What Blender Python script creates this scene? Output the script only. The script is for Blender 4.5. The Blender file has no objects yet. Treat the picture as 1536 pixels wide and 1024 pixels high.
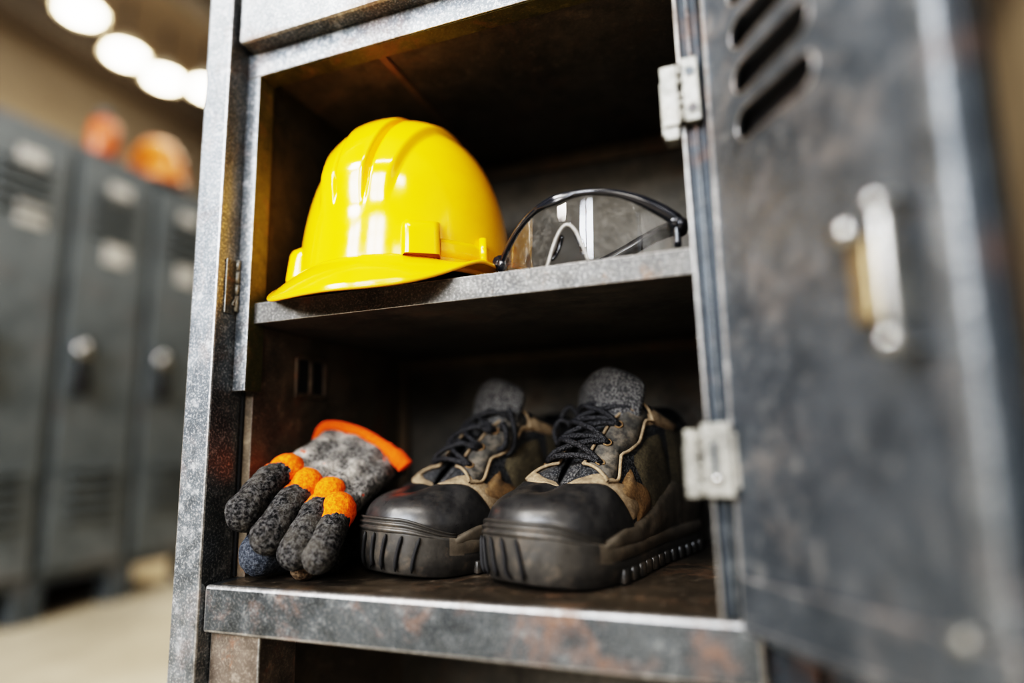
import bpy, bmesh, math, random
from mathutils import Vector, Matrix, noise
from math import sin, cos, pi, radians, sqrt, atan2
random.seed(7)
C = bpy.context.scene.collection
sc = bpy.context.scene
V = Vector

# ------------------------------------------------------------------ helpers
def sgn(a): return -1.0 if a < 0 else 1.0
def clamp(x, a=0.0, b=1.0): return max(a, min(b, x))
def smooth(a, b, x):
    t = clamp((x - a) / (b - a)); return t * t * (3 - 2 * t)
def table(x, T):
    if x <= T[0][0]: return T[0][1]
    for (x0, y0), (x1, y1) in zip(T, T[1:]):
        if x <= x1:
            t = (x - x0) / (x1 - x0); t = t * t * (3 - 2 * t) * .5 + t * .5
            return y0 + (y1 - y0) * t
    return T[-1][1]

def thing(name, label, cat, loc=(0, 0, 0), rz=0, group=None):
    o = bpy.data.objects.new(name, None); C.objects.link(o)
    o.empty_display_size = .05
    o.location = loc; o.rotation_euler = (0, 0, rz)
    o['label'] = label; o['category'] = cat
    if group: o['group'] = group
    return o

def obj(name, bm, mats, parent=None, smooth_=False, world=False, label=None, keepn=False):
    """links the bmesh as ONE mesh object; world=True: vertices are in world metres"""
    if not keepn: bmesh.ops.recalc_face_normals(bm, faces=bm.faces)
    me = bpy.data.meshes.new(name); bm.to_mesh(me); bm.free()
    for m in (mats if isinstance(mats, (list, tuple)) else [mats]): me.materials.append(m)
    if smooth_:
        for p in me.polygons: p.use_smooth = True
    o = bpy.data.objects.new(name, me); C.objects.link(o)
    if parent is not None:
        o.parent = parent
        if world:
            q = parent; L = V((0, 0, 0))
            while q is not None: L += q.location; q = q.parent
            o.location = -L
    if label: o['label'] = label
    return o

def struct(name, bm, m):
    o = obj(name, bm, m); o['kind'] = 'structure'; return o

def box(bm, x0, x1, y0, y1, z0, z1, bev=0.0012, seg=2, mi=0, emi=1):
    vs = [bm.verts.new(p) for p in ((x0,y0,z0),(x1,y0,z0),(x1,y1,z0),(x0,y1,z0),(x0,y0,z1),(x1,y0,z1),(x1,y1,z1),(x0,y1,z1))]
    fs = [bm.faces.new([vs[i] for i in q]) for q in ((3,2,1,0),(4,5,6,7),(0,1,5,4),(1,2,6,5),(2,3,7,6),(3,0,4,7))]
    for f in fs: f.material_index = mi
    if bev > 0:
        es = list({e for f in fs for e in f.edges})
        bmesh.ops.bevel(bm, geom=es, offset=bev, segments=seg, affect='EDGES', profile=.5, material=emi)
    return vs

def xform(bm, start, M):
    bm.verts.ensure_lookup_table()
    for v in bm.verts[start:]: v.co = M @ v.co

def tube(bm, pts, r, n=8, caps=True, mi=0, flat=1.0):
    pts = [V(p) for p in pts]; N = len(pts)
    R = r if isinstance(r, (list, tuple)) else [r] * N
    rings = []; up = None
    for i, p in enumerate(pts):
        d = (pts[min(i+1, N-1)] - pts[max(i-1, 0)]).normalized()
        if up is None:
            up = V((0, 0, 1)) if abs(d.z) < .9 else V((1, 0, 0))
        a = d.cross(up).normalized(); up = a.cross(d).normalized()
        rings.append([bm.verts.new(p + (a * cos(2*pi*k/n) + up * sin(2*pi*k/n) * flat) * R[i]) for k in range(n)])
    for A, B in zip(rings, rings[1:]):
        for k in range(n):
            f = bm.faces.new((A[k], A[(k+1) % n], B[(k+1) % n], B[k])); f.material_index = mi; f.smooth = True
    if caps:
        for ring in (rings[0], rings[-1]):
            f = bm.faces.new(ring); f.material_index = mi

def spline(P, n=6):
    P = [V(p) for p in P]; out = []
    for i in range(len(P) - 1):
        p0 = P[max(i-1, 0)]; p1 = P[i]; p2 = P[i+1]; p3 = P[min(i+2, len(P)-1)]
        for k in range(n):
            t = k / n
            out.append(.5 * ((2*p1) + (p2-p0)*t + (2*p0-5*p1+4*p2-p3)*t*t + (3*p1-p0-3*p2+p3)*t**3))
    out.append(P[-1]); return out

def lathe(bm, prof, n=32, at=(0, 0, 0), axis='z', mi=0):
    at = V(at); rings = []
    for r, h in prof:
        ring = []
        for k in range(n):
            a = 2*pi*k/n; u, w = r*cos(a), r*sin(a)
            q = V((u, w, h)) if axis == 'z' else (V((u, h, w)) if axis == 'y' else V((h, u, w)))
            ring.append(bm.verts.new(at + q))
        rings.append(ring)
    for A, B in zip(rings, rings[1:]):
        for k in range(n):
            f = bm.faces.new((A[k], A[(k+1) % n], B[(k+1) % n], B[k])); f.material_index = mi; f.smooth = True
    for ring in (rings[0], rings[-1]):
        f = bm.faces.new(ring); f.material_index = mi

def grid(bm, fn, nu, nv, closeu=False, mi=0, keep=None):
    g = [[bm.verts.new(fn(i, j)) for j in range(nv)] for i in range(nu)]
    for i in range(nu if closeu else nu - 1):
        for j in range(nv - 1):
            if keep and not keep(i, j): continue
            f = bm.faces.new((g[i][j], g[(i+1) % nu][j], g[(i+1) % nu][j+1], g[i][j+1]))
            f.material_index = mi; f.smooth = True
    return g

def solid(o, t, offset=-1):
    m = o.modifiers.new('thickness', 'SOLIDIFY'); m.thickness = t; m.offset = offset
    return o
def subd(o, n=1):
    m = o.modifiers.new('smooth', 'SUBSURF'); m.levels = n; m.render_levels = n
    return o

# ------------------------------------------------------------------ materials
class NT:
    def __init__(s, name):
        s.m = bpy.data.materials.new(name); s.m.use_nodes = True
        s.t = s.m.node_tree; s.t.nodes.clear()
        s.out = s.t.nodes.new('ShaderNodeOutputMaterial')
        s.b = s.t.nodes.new('ShaderNodeBsdfPrincipled')
        s.t.links.new(s.b.outputs[0], s.out.inputs[0])
        s.tc = s.t.nodes.new('ShaderNodeTexCoord').outputs['Object']
    def put(s, sock, val):
        if hasattr(val, 'is_output') or isinstance(val, bpy.types.NodeSocket): s.t.links.new(val, sock)
        else: sock.default_value = val
    def noise(s, scale, detail=6, rough=.6, stretch=None, dist=0):
        n = s.t.nodes.new('ShaderNodeTexNoise'); n.inputs['Scale'].default_value = scale
        n.inputs['Detail'].default_value = detail; n.inputs['Roughness'].default_value = rough
        n.inputs['Distortion'].default_value = dist
        co = s.tc
        if stretch:
            mp = s.t.nodes.new('ShaderNodeMapping'); mp.inputs['Scale'].default_value = stretch
            s.t.links.new(co, mp.inputs[0]); co = mp.outputs[0]
        s.t.links.new(co, n.inputs['Vector']); return n.outputs['Fac']
    def voro(s, scale, feature='F1', stretch=None):
        n = s.t.nodes.new('ShaderNodeTexVoronoi'); n.feature = feature; n.inputs['Scale'].default_value = scale
        co = s.tc
        if stretch:
            mp = s.t.nodes.new('ShaderNodeMapping'); mp.inputs['Scale'].default_value = stretch
            s.t.links.new(co, mp.inputs[0]); co = mp.outputs[0]
        s.t.links.new(co, n.inputs['Vector']); return n.outputs['Distance']
    def wave(s, scale, dirn='X', dist=0):
        n = s.t.nodes.new('ShaderNodeTexWave'); n.bands_direction = dirn
        n.inputs['Scale'].default_value = scale; n.inputs['Distortion'].default_value = dist
        s.t.links.new(s.tc, n.inputs['Vector']); return n.outputs['Fac']
    def ramp(s, fac, stops):
        n = s.t.nodes.new('ShaderNodeValToRGB'); e = n.color_ramp.elements
        while len(e) < len(stops): e.new(.5)
        for k, (p, c) in enumerate(stops):
            e[k].position = p
            e[k].color = (c, c, c, 1) if isinstance(c, (int, float)) else (*c, 1)
        s.t.links.new(fac, n.inputs[0]); return n.outputs[0]
    def mix(s, fac, a, b, mode='MIX'):
        n = s.t.nodes.new('ShaderNodeMix'); n.data_type = 'RGBA'; n.blend_type = mode
        s.put(n.inputs[0], fac)
        for k, c in ((6, a), (7, b)): s.put(n.inputs[k], (*c, 1) if isinstance(c, tuple) else c)
        return n.outputs[2]
    def math(s, op, a, b=0):
        n = s.t.nodes.new('ShaderNodeMath'); n.operation = op
        s.put(n.inputs[0], a); s.put(n.inputs[1], b); return n.outputs[0]
    def bump(s, h, strength=.3, dist=.001, prev=None):
        n = s.t.nodes.new('ShaderNodeBump'); n.inputs['Strength'].default_value = strength
        n.inputs['Distance'].default_value = dist; s.t.links.new(h, n.inputs['Height'])
        if prev is not None: s.t.links.new(prev, n.inputs['Normal'])
        return n.outputs[0]
    def set(s, **k):
        for a, v in k.items():
            s.put(s.b.inputs[a.replace('_', ' ')], (*v, 1) if isinstance(v, tuple) and len(v) == 3 else v)
        return s.m

def metal(name, dark, mid, light, rust=.5, metallic=.75, r0=.3, r1=.6, speck=.45, rustcol=(.15, .065, .028), scale=1.0, bumps=.25):
    n = NT(name)
    big = n.noise(9*scale, 8, .68); fine = n.noise(420*scale, 4, .7); med = n.noise(70*scale, 6, .7)
    col = n.ramp(big, [(.35, dark), (.65, mid)])
    sp = n.ramp(fine, [(.50, 0.0), (.66, 1.0)])
    col = n.mix(n.math('MULTIPLY', sp, speck), col, light)
    col = n.mix(n.ramp(med, [(.56, 0.0), (.72, .6)]), col, light)
    ru = n.math('MULTIPLY', n.ramp(n.noise(16*scale, 9, .72, dist=.4), [(.53, 0.0), (.66, 1.0)]), rust)
    col = n.mix(ru, col, rustcol)
    dk = n.ramp(n.noise(34*scale, 8, .75), [(.30, .55), (.5, 0.0)])
    col = n.mix(dk, col, tuple(c*.35 for c in dark))
    rg = n.ramp(med, [(.3, r0), (.7, r1)])
    rg = n.mix(ru, rg, (.8, .8, .8))
    b = n.bump(fine, bumps, .0006); b = n.bump(med, bumps*.6, .0008, b)
    return n.set(Base_Color=col, Metallic=n.math('SUBTRACT', metallic, n.math('MULTIPLY', ru, .6)), Roughness=rg, Normal=b)

M = {}
M['steel']   = metal('worn_grey_steel', (.030,.036,.042), (.092,.102,.112), (.30,.31,.31), rust=.55, r0=.28, r1=.52)
M['post']    = metal('speckled_grey_steel', (.070,.082,.094), (.165,.182,.198), (.50,.51,.52), rust=.28, r0=.3, r1=.55, speck=.75)
M['edge']    = metal('bare_worn_edge', (.15,.152,.155), (.31,.305,.30), (.70,.69,.67), rust=.45, r0=.25, r1=.45)
M['darksteel'] = metal('blue_black_steel', (.011,.016,.022), (.026,.034,.042), (.09,.10,.11), rust=.25, r0=.46, r1=.65, speck=.3, metallic=.5)
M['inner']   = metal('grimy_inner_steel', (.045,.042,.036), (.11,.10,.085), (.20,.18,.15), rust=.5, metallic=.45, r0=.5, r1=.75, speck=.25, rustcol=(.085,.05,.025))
M['innerlit'] = metal('lit_brown_inner_steel', (.075,.06,.045), (.19,.15,.105), (.32,.26,.19), rust=.8, metallic=.4, r0=.45, r1=.7, speck=.3, rustcol=(.14,.055,.022))  # lit tone of the lower side panel, put into the colour
M['seam']    = metal('brown_seam_steel', (.08,.06,.04), (.16,.12,.075), (.26,.2,.13), rust=.6, metallic=.4, r0=.45, r1=.7)
M['olive']   = metal('olive_bounce_steel', (.050,.050,.018), (.105,.100,.034), (.20,.18,.07), rust=.6, metallic=.35, r0=.42, r1=.65, speck=.3)  # olive tint puts the helmet's yellow bounce into the colour, with rust
M['rusty']   = metal('rusty_steel', (.07,.055,.045), (.14,.115,.095), (.3,.26,.22), rust=1.0, metallic=.5, r0=.42, r1=.7, rustcol=(.19,.062,.022))
M['doorsteel'] = metal('scuffed_door_steel', (.060,.072,.087), (.128,.145,.165), (.27,.27,.265), rust=.4, r0=.34, r1=.56, speck=.3, rustcol=(.16,.12,.085))
M['hinge']   = metal('galvanised_hinge', (.12,.118,.106), (.24,.235,.215), (.52,.51,.47), rust=.25, r0=.35, r1=.55, metallic=.65, rustcol=(.2,.17,.12), bumps=.12)
M['chrome']  = metal('bright_handle_metal', (.26,.26,.255), (.38,.38,.37), (.65,.65,.63), rust=.1, r0=.16, r1=.3, metallic=.95, bumps=.05)
M['brass']   = metal('brassy_latch', (.22,.17,.10), (.36,.28,.17), (.55,.46,.3), rust=.3, r0=.25, r1=.5, metallic=.8)
M['lip'] = metal('scuffed_shelf_lip', (.035,.036,.037), (.085,.082,.076), (.26,.25,.235), rust=.7, r0=.4, r1=.65, speck=.6, rustcol=(.17,.085,.04))
M['innerdark'] = metal('shaded_inner_steel', (.020,.021,.018), (.05,.047,.038), (.10,.09,.07), rust=.4, metallic=.4, r0=.5, r1=.75, speck=.2, rustcol=(.06,.04,.02))  # shaded tone of the upper side panel, put into the colour
M['grimy'] = metal('grimy_shelf_top', (.035,.030,.025), (.10,.08,.058), (.22,.18,.14), rust=.6, metallic=.55, r0=.28, r1=.55, speck=.2, rustcol=(.11,.055,.025))
n = NT('void_black'); M['black'] = n.set(Base_Color=(.004,.004,.005), Roughness=.8)

n = NT('yellow_helmet_plastic')
M['yellow'] = n.set(Base_Color=n.mix(n.ramp(n.noise(25, 6), [(.3, 0.0), (.75, .5)]), (.93,.46,.003), (.82,.35,.002)), Roughness=n.ramp(n.noise(45, 8, .7), [(.3,.09), (.75,.20)]), Specular_IOR_Level=.6, Coat_Weight=.4, Coat_Roughness=.06, Normal=n.bump(n.noise(60, 3), .03, .001))
n = NT('orange_helmet_plastic'); M['orangeplastic'] = n.set(Base_Color=n.mix(n.noise(8), (.50,.12,.012), (.58,.17,.02)), Roughness=.3)
n = NT('orange_red_plastic'); M['redplastic'] = n.set(Base_Color=n.mix(n.noise(8), (.38,.07,.018), (.45,.10,.025)), Roughness=.4)
n = NT('black_plastic'); M['blackplastic'] = n.set(Base_Color=n.mix(n.noise(60), (.006,.007,.010), (.014,.016,.02)), Roughness=.16, Specular_IOR_Level=.6)
n = NT('dark_harness'); M['harness'] = n.set(Base_Color=n.mix(n.noise(60), (.008,.010,.014), (.02,.024,.03)), Roughness=.5)

def glassmat(name, tint, k):
    n = NT(name); t = n.t
    tr = t.nodes.new('ShaderNodeBsdfTransparent'); tr.inputs[0].default_value = (*tint, 1)
    gl = t.nodes.new('ShaderNodeBsdfGlossy'); gl.inputs['Roughness'].default_value = .02
    fr = t.nodes.new('ShaderNodeFresnel'); fr.inputs[0].default_value = 1.5
    mx = t.nodes.new('ShaderNodeMixShader')
    f = n.math('MAXIMUM', n.math('MULTIPLY', fr.outputs[0], k), .0)
    f = n.math('MINIMUM', f, 1.0)
    t.links.new(f, mx.inputs[0]); t.links.new(tr.outputs[0], mx.inputs[1]); t.links.new(gl.outputs[0], mx.inputs[2])
    df = t.nodes.new('ShaderNodeBsdfDiffuse'); df.inputs[0].default_value = (.6, .58, .54, 1)
    m2 = t.nodes.new('ShaderNodeMixShader')
    t.links.new(n.ramp(n.noise(140, 8, .75), [(.45, .015), (.75, .10)]), m2.inputs[0])
    t.links.new(mx.outputs[0], m2.inputs[1]); t.links.new(df.outputs[0], m2.inputs[2])
    t.links.new(m2.outputs[0], n.out.inputs[0]); t.nodes.remove(n.b)
    return n.m
M['lens'] = glassmat('clear_lens', (.86,.86,.85), 1.6)
n = NT('clear_nose_rim'); M['clearrim'] = n.set(Base_Color=(.30,.29,.27), Roughness=.15, Alpha=.75)
n = NT('window_pane'); t = n.t
_tr = t.nodes.new('ShaderNodeBsdfTransparent'); _tr.inputs[0].default_value = (.95,.97,1,1); t.links.new(_tr.outputs[0], n.out.inputs[0]); t.nodes.remove(n.b); M['pane'] = n.m

def cloth(name, a, b, scale=900, bump=.6, rough=.85, dirt=None, dirtamt=.0, dist=.0008, weave=True):
    n = NT(name)
    w = n.voro(scale) if weave else n.noise(scale, 3, .7)
    col = n.mix(n.ramp(w, [(.1, 0.0), (.6, 1.0)]), b, a)
    if dirt: col = n.mix(n.ramp(n.noise(38, 8, .72), [(.46, 0.0), (.66, dirtamt)]), col, dirt)
    bp = n.bump(w, bump, dist); bp = n.bump(n.noise(60, 5), .3, .002, bp)
    return n.set(Base_Color=col, Roughness=rough, Normal=bp, Specular_IOR_Level=.25)
M['mesh']   = cloth('black_mesh_fabric', (.012,.013,.015), (.075,.076,.078), 480, .8, .7, (.05,.045,.038), .35)
M['tongue'] = cloth('charcoal_tongue_fabric', (.020,.020,.021), (.125,.122,.118), 480, .9, .75)
M['suede']  = cloth('tan_suede', (.17,.125,.080), (.34,.265,.18), 420, .6, .9, (.05,.04,.03), .75, weave=False)
M['suede2'] = cloth('brown_suede', (.115,.072,.035), (.24,.155,.080), 420, .6, .9, (.05,.04,.03), .6, weave=False)
M['leather'] = cloth('worn_dark_leather', (.030,.029,.027), (.085,.080,.072), 160, .5, .55, (.18,.15,.115), .7, weave=False)
M['olivepanel'] = cloth('dark_olive_suede', (.050,.042,.028), (.125,.105,.068), 420, .5, .9, (.02,.018,.014), .6, weave=False)
M['lace']   = cloth('black_braided_lace', (.005,.005,.006), (.05,.05,.053), 750, 1.0, .6)
M['collar'] = cloth('black_collar_lining', (.006,.007,.009), (.016,.018,.022), 500, .4, .6)
def rubber(name, a, b, r0, r1, dirt, amt):
    n = NT(name); med = n.noise(55, 8, .7)
    col = n.mix(n.ramp(med, [(.35, 0.0), (.7, 1.0)]), a, b)
    col = n.mix(n.ramp(n.noise(26, 9, .75), [(.5, 0.0), (.68, amt)]), col, dirt)
    return n.set(Base_Color=col, Roughness=n.ramp(n.noise(90, 8, .7), [(.3, r0), (.7, r1)]), Normal=n.bump(n.noise(350, 4), .2, .0006), Specular_IOR_Level=.5)
M['toecap'] = rubber('scuffed_black_rubber', (.012,.012,.013), (.035,.034,.033), .25, .42, (.085,.07,.055), .4)
M['sole']   = rubber('dusty_black_rubber', (.018,.017,.016), (.044,.041,.037), .30, .52, (.11,.086,.064), .7)
M['midsole'] = rubber('dusty_brown_rubber', (.045,.038,.030), (.095,.080,.062), .5, .7, (.16,.125,.09), .6)

def fuzzy(name, a, b, spots=None, amt=0, scale=270, pale=None, pamt=0):
    n = NT(name); f = n.noise(scale, 5, .75); v = n.voro(scale*1.6)
    col = n.mix(n.ramp(f, [(.44, 0.0), (.60, 1.0)]), a, b)
    if pale: col = n.mix(n.ramp(n.noise(32, 7, .7), [(.47, 0.0), (.64, pamt)]), col, pale)
    if spots: col = n.mix(n.ramp(n.noise(62, 3, .5), [(.66, 0.0), (.71, amt)]), col, spots)
    bp = n.bump(f, 1.0, .0026); bp = n.bump(v, .4, .0008, bp)
    return n.set(Base_Color=col, Roughness=.95, Normal=bp, Specular_IOR_Level=.15)
M['greyknit']   = fuzzy('grey_knit', (.050,.048,.046), (.20,.19,.18), (.55,.07,.02), .9, pale=(.42,.39,.35), pamt=.9)
M['coat']       = fuzzy('black_dipped_coating', (.005,.005,.006), (.085,.084,.084), None, 0, 280, pale=(.10,.092,.08), pamt=.5)
M['coatblue']   = fuzzy('dark_blue_grey_coating', (.022,.027,.036), (.095,.105,.125), None, 0, 400)
M['coatbrown']  = fuzzy('dirty_brown_coating', (.06,.042,.028), (.20,.145,.095), None, 0, 400)
M['orangeknit'] = fuzzy('orange_knit', (.78,.105,.004), (1.0,.23,.012), None, 0, 300)
M['redknit']    = fuzzy('orange_cuff_binding', (.80,.095,.008), (.95,.15,.012), None, 0, 500)
M['blackknit']  = fuzzy('black_lining', (.006,.006,.008), (.02,.02,.024))

M['bglocker'] = metal('grey_locker_paint', (.085,.10,.11), (.125,.142,.152), (.2,.21,.21), rust=.15, metallic=.25, r0=.42, r1=.6, scale=.3, speck=.1)
M['bgframe']  = metal('dark_grey_locker_frame', (.06,.072,.082), (.09,.105,.115), (.15,.16,.16), rust=.15, metallic=.25, r0=.4, r1=.6, scale=.3, speck=.1)
n = NT('card_paper'); M['card'] = n.set(Base_Color=n.mix(n.noise(40), (.36,.36,.34), (.46,.45,.42)), Roughness=.35)
n = NT('concrete_floor'); _f = n.noise(1.6, 8, .65)
M['floor'] = n.set(Base_Color=n.mix(n.ramp(_f, [(.35, 0.0), (.65, 1.0)]), (.27,.23,.165), (.46,.40,.30)), Roughness=n.ramp(n.noise(5, 6), [(.3,.45), (.7,.7)]), Normal=n.bump(n.noise(90, 5), .15, .002))
n = NT('warm_plaster'); M['wall'] = n.set(Base_Color=n.mix(n.noise(1.4, 6), (.14,.115,.085), (.25,.21,.155)), Roughness=.9, Normal=n.bump(n.noise(30, 5), .15, .004))
n = NT('brown_ceiling'); M['ceil'] = n.set(Base_Color=n.mix(n.noise(1.0, 6), (.17,.135,.095), (.30,.245,.18)), Roughness=.9)
n = NT('dark_beam'); M['beam'] = n.set(Base_Color=n.mix(n.noise(5, 6), (.05,.045,.04), (.11,.095,.08)), Roughness=.7)
n = NT('window_frame_paint'); M['frame'] = n.set(Base_Color=n.mix(n.noise(9, 6), (.10,.10,.10), (.16,.155,.15)), Roughness=.5)
n = NT('lamp_glow'); M['glow'] = n.set(Base_Color=(1,.9,.75), Emission_Color=(1.0,.86,.66), Emission_Strength=22.0)
n = NT('lamp_shade_metal'); M['shade'] = n.set(Base_Color=n.mix(n.noise(20), (.5,.46,.38), (.6,.55,.46)), Roughness=.4, Metallic=.2)

# ------------------------------------------------------------------ room
FZ = -.44
RX0, RX1, RY0, RY1, RZ = -4.4, 2.4, -3.4, 6.5, 3.3
def slab(x0, x1, y0, y1, z0, z1):
    bm = bmesh.new(); box(bm, x0, x1, y0, y1, z0, z1, 0); return bm
struct('floor', slab(RX0-.1, RX1+.1, RY0-.1, RY1+.1, FZ-.1, FZ), M['floor'])
struct('ceiling', slab(RX0-.1, RX1+.1, RY0-.1, RY1+.1, RZ, RZ+.1), M['ceil'])
struct('wall_left', slab(RX0-.1, RX0, RY0-.1, RY1+.1, FZ, RZ), M['wall'])
struct('wall_right', slab(RX1, RX1+.1, RY0-.1, RY1+.1, FZ, RZ), M['wall'])
struct('wall_far', slab(RX0, RX1, RY1, RY1+.1, FZ, RZ), M['wall'])
WINS = [(-2.5, -1.4), (-.75, .35)]
WZ0, WZ1 = .95, 2.75
bm = bmesh.new()
xs = [RX0] + [x for w in WINS for x in w] + [RX1]
for k in range(0, len(xs), 2): box(bm, xs[k], xs[k+1], RY0-.12, RY0, FZ, RZ, 0)
for x0, x1 in WINS:
    box(bm, x0, x1, RY0-.12, RY0, FZ, WZ0, 0); box(bm, x0, x1, RY0-.12, RY0, WZ1, RZ, 0)
struct('wall_rear', bm, M['wall'])
for k, (x0, x1) in enumerate(WINS):
    bm = bmesh.new()
    for a, b, c, d in ((x0, x0+.07, WZ0, WZ1), (x1-.07, x1, WZ0, WZ1), (x0+.07, x1-.07, WZ0, WZ0+.07), (x0+.07, x1-.07, WZ1-.07, WZ1)):
        box(bm, a, b, RY0-.09, RY0-.03, c, d, 0)
    xm = (x0+x1)/2; box(bm, xm-.03, xm+.03, RY0-.085, RY0-.035, WZ0+.07, WZ1-.07, 0)
    for q in (1, 2):
        zz = WZ0 + (WZ1-WZ0)*q/3; box(bm, x0+.07, x1-.07, RY0-.08, RY0-.04, zz-.025, zz+.025, 0)
    w = struct('window_%d' % (k+1), bm, M['frame'])
    bm = bmesh.new(); box(bm, x0+.06, x1-.06, RY0-.063, RY0-.057, WZ0+.06, WZ1-.06, 0)
    p = obj('window_pane', bm, M['pane'], w)
# ceiling beams running away from the viewer and across
for k, x in enumerate((-3.9, -2.7, -1.4, .2, 1.6)):
    struct('trim_%d' % (k+1), slab(x-.09, x+.09, RY0, RY1, RZ-.22, RZ), M['beam'])

# ------------------------------------------------------------------ pendant lamps in the background
LZ = 2.88
LAMPS = [(-3.20,1.84), (-3.34,2.25), (-3.34,2.56), (-3.15,2.78)]
LAMPL = ['glowing pendant lamp nearest the viewer, topmost of the row of blurred round lights',
         'glowing pendant lamp second in the row of blurred round lights',
         'glowing pendant lamp third in the row, lowest of the three full round lights',
         'glowing pendant lamp at the far end of the row, half hidden by the locker post']
def make_lamp():
    t = thing('pendant_lamp', LAMPL[0], 'lamp', (*LAMPS[0], LZ), 0, 'pendant lamps hanging in a row from the ceiling')
    bm = bmesh.new(); lathe(bm, [(.03,.14), (.05,.13), (.09,.075), (.135,.0), (.13,.0), (.085,.07), (.045,.12), (.02,.125)], 24)
    obj('lamp_shade', bm, M['shade'], t)
    bm = bmesh.new(); lathe(bm, [(.005,-.035), (.06,-.028), (.105,.0), (.10,.02), (.04,.07), (.005,.075)], 24)
    obj('bulb', bm, M['glow'], t)
    bm = bmesh.new(); tube(bm, [(0,0,.138), (0,0,RZ-LZ)], .012, 8)
    obj('cord', bm, M['beam'], t)
    return t
lamp0 = make_lamp()
def dup(root, loc, label, rz=None):
    r = root.copy(); C.objects.link(r); r.location = loc; r['label'] = label
    if rz is not None: r.rotation_euler = (0, 0, rz)
    for ch in list(root.children):
        c = ch.copy(); C.objects.link(c); c.parent = r
        for g in list(ch.children):
            d = g.copy(); C.objects.link(d); d.parent = c
    return r
for k in (1, 2, 3): dup(lamp0, (*LAMPS[k], LZ), LAMPL[k])

# ------------------------------------------------------------------ background lockers (row facing +x at x=-1.8)
BX = -1.8; BW = .333; BY = [.672, 1.005, 1.338]; BTOP = 1.75   # height above the floor
BLAB = ['blurred grey steel locker at the left edge of the photo, nearest of the background row',
        'blurred grey steel locker in the middle of the background row, under the orange canister',
        'blurred grey steel locker farthest along the background row, nearest the sharp post']
def make_bg():
    t = thing('steel_locker', BLAB[0], 'locker', (BX, BY[0], FZ), 0, 'grey lockers standing in a row in the background')
    bm = bmesh.new()   # carcass: local x<0 behind the front
    box(bm, -.45, -.012, 0.002, BW-.002, .12, BTOP, .003, 1, 0, 0)
    obj('carcass', bm, M['bgframe'], t)
    bm = bmesh.new()
    box(bm, -.010, .006, .022, BW-.022, .16, BTOP-.05, .004, 2, 0, 0)
    for base in (.33, 1.40):    # louvres
        for k in range(5):
            z = base + k*.042
            s = len(bm.verts); box(bm, .004, .026, .075, BW-.075, z, z+.012, .003, 1, 0, 0)
    d = obj('door', bm, M['bglocker'], t)
    bm = bmesh.new()
    box(bm, .006, .02, .055, .095, .80, 1.0, .006, 2, 0, 0)
    h = obj('handle_plate', bm, M['bgframe'], d)
    bm = bmesh.new(); lathe(bm, [(.001,.0), (.03,.0), (.036,.018), (.03,.034), (.001,.04)], 20, (.018,.075,.945), 'x')
    obj('latch_knob', bm, M['chrome'], d)
    bm = bmesh.new(); box(bm, .018, .05, .050, .100, .77, .87, .012, 3, 0, 0)
    tube(bm, spline([(.03,.062,.87),(.03,.064,.905),(.03,.075,.92),(.03,.086,.905),(.03,.088,.87)],4), .005, 8)
    obj('padlock', bm, M['black'], d)
    for y0 in (.0, BW-.05):
        bm = bmesh.new(); box(bm, -.10, -.012, y0+.003, y0+.047, 0, .12, .003, 1, 0, 0); obj('foot', bm, M['bgframe'], t)
    bm = bmesh.new(); box(bm, -.45, -.38, 0.003, BW-.003, 0, .12, .003, 1, 0, 0); obj('plinth', bm, M['black'], t)
    bm = bmesh.new(); box(bm, .006, .012, .135, .225, 1.565, 1.635, .002, 1, 0, 0); obj('name_card', bm, M['card'], t)
    return t
bg0 = make_bg()
bgB = dup(bg0, (BX, BY[1], FZ), BLAB[1]); bgC = dup(bg0, (BX, BY[2], FZ), BLAB[2])
for r, (zz, yy) in ((bg0, (1.36, .15)), (bgB, (1.30, .135)), (bgC, (1.30, .135))):
    bm = bmesh.new(); box(bm, .006, .012, yy, yy+.095, zz, zz+.08, .002, 1, 0, 0); obj('notice_card', bm, M['card'], r)
# small canister on the middle locker
cz = FZ + BTOP
t = thing('canister', 'small orange red canister with a grey cap standing on the middle background locker', 'canister', (BX-.05, 1.135, cz))
bm = bmesh.new(); lathe(bm, [(.001,0), (.048,0), (.052,.006), (.052,.12), (.044,.145), (.025,.155), (.022,.165)], 24); obj('body', bm, M['redplastic'], t)
bm = bmesh.new(); lathe(bm, [(.027,.163), (.027,.192), (.022,.196), (.001,.196)], 20); obj('cap', bm, M['bgframe'], t)

# ------------------------------------------------------------------ the open locker
LK = thing('metal_locker', 'worn open steel locker in sharp focus holding helmet, goggles, gloves and shoes', 'locker', (.22, .17, FZ))
def part(name, boxes, mats, bev=.0012, label=None, parent=LK):
    bm = bmesh.new()
    for b in boxes: box(bm, *b, bev)
    return obj(name, bm, mats, parent, world=True, label=label)
Z0, ZT = FZ, .80
part('corner_post', [(-.033, 0, -.005, .034, Z0, ZT)], [M['post'], M['edge']], .002)
part('corner_post', [(.4800, .5115, .012, .05, Z0, -.004)], [M['darksteel'], M['steel']], .002)
part('side_panel', [(-.001, .0125, .037, .34, Z0+.02, .2495)], [M['innerlit'], M['rusty']], .0008, 'brown inner side panel, lower part in a painted lit tone')
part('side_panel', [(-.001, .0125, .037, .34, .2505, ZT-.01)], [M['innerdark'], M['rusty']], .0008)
part('outer_side_panel', [(-.033, -.0015, .0345, .355, Z0+.02, ZT-.005)], [M['steel'], M['edge']], .001)
part('side_panel', [(.4545, .472, .0505, .34, Z0+.02, ZT-.01)], [M['inner'], M['inner']], .0008)
part('back_panel', [(-.0005, .4725, .3405, .355, Z0+.02, ZT-.01)], [M['inner'], M['inner']], .0008)
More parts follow.
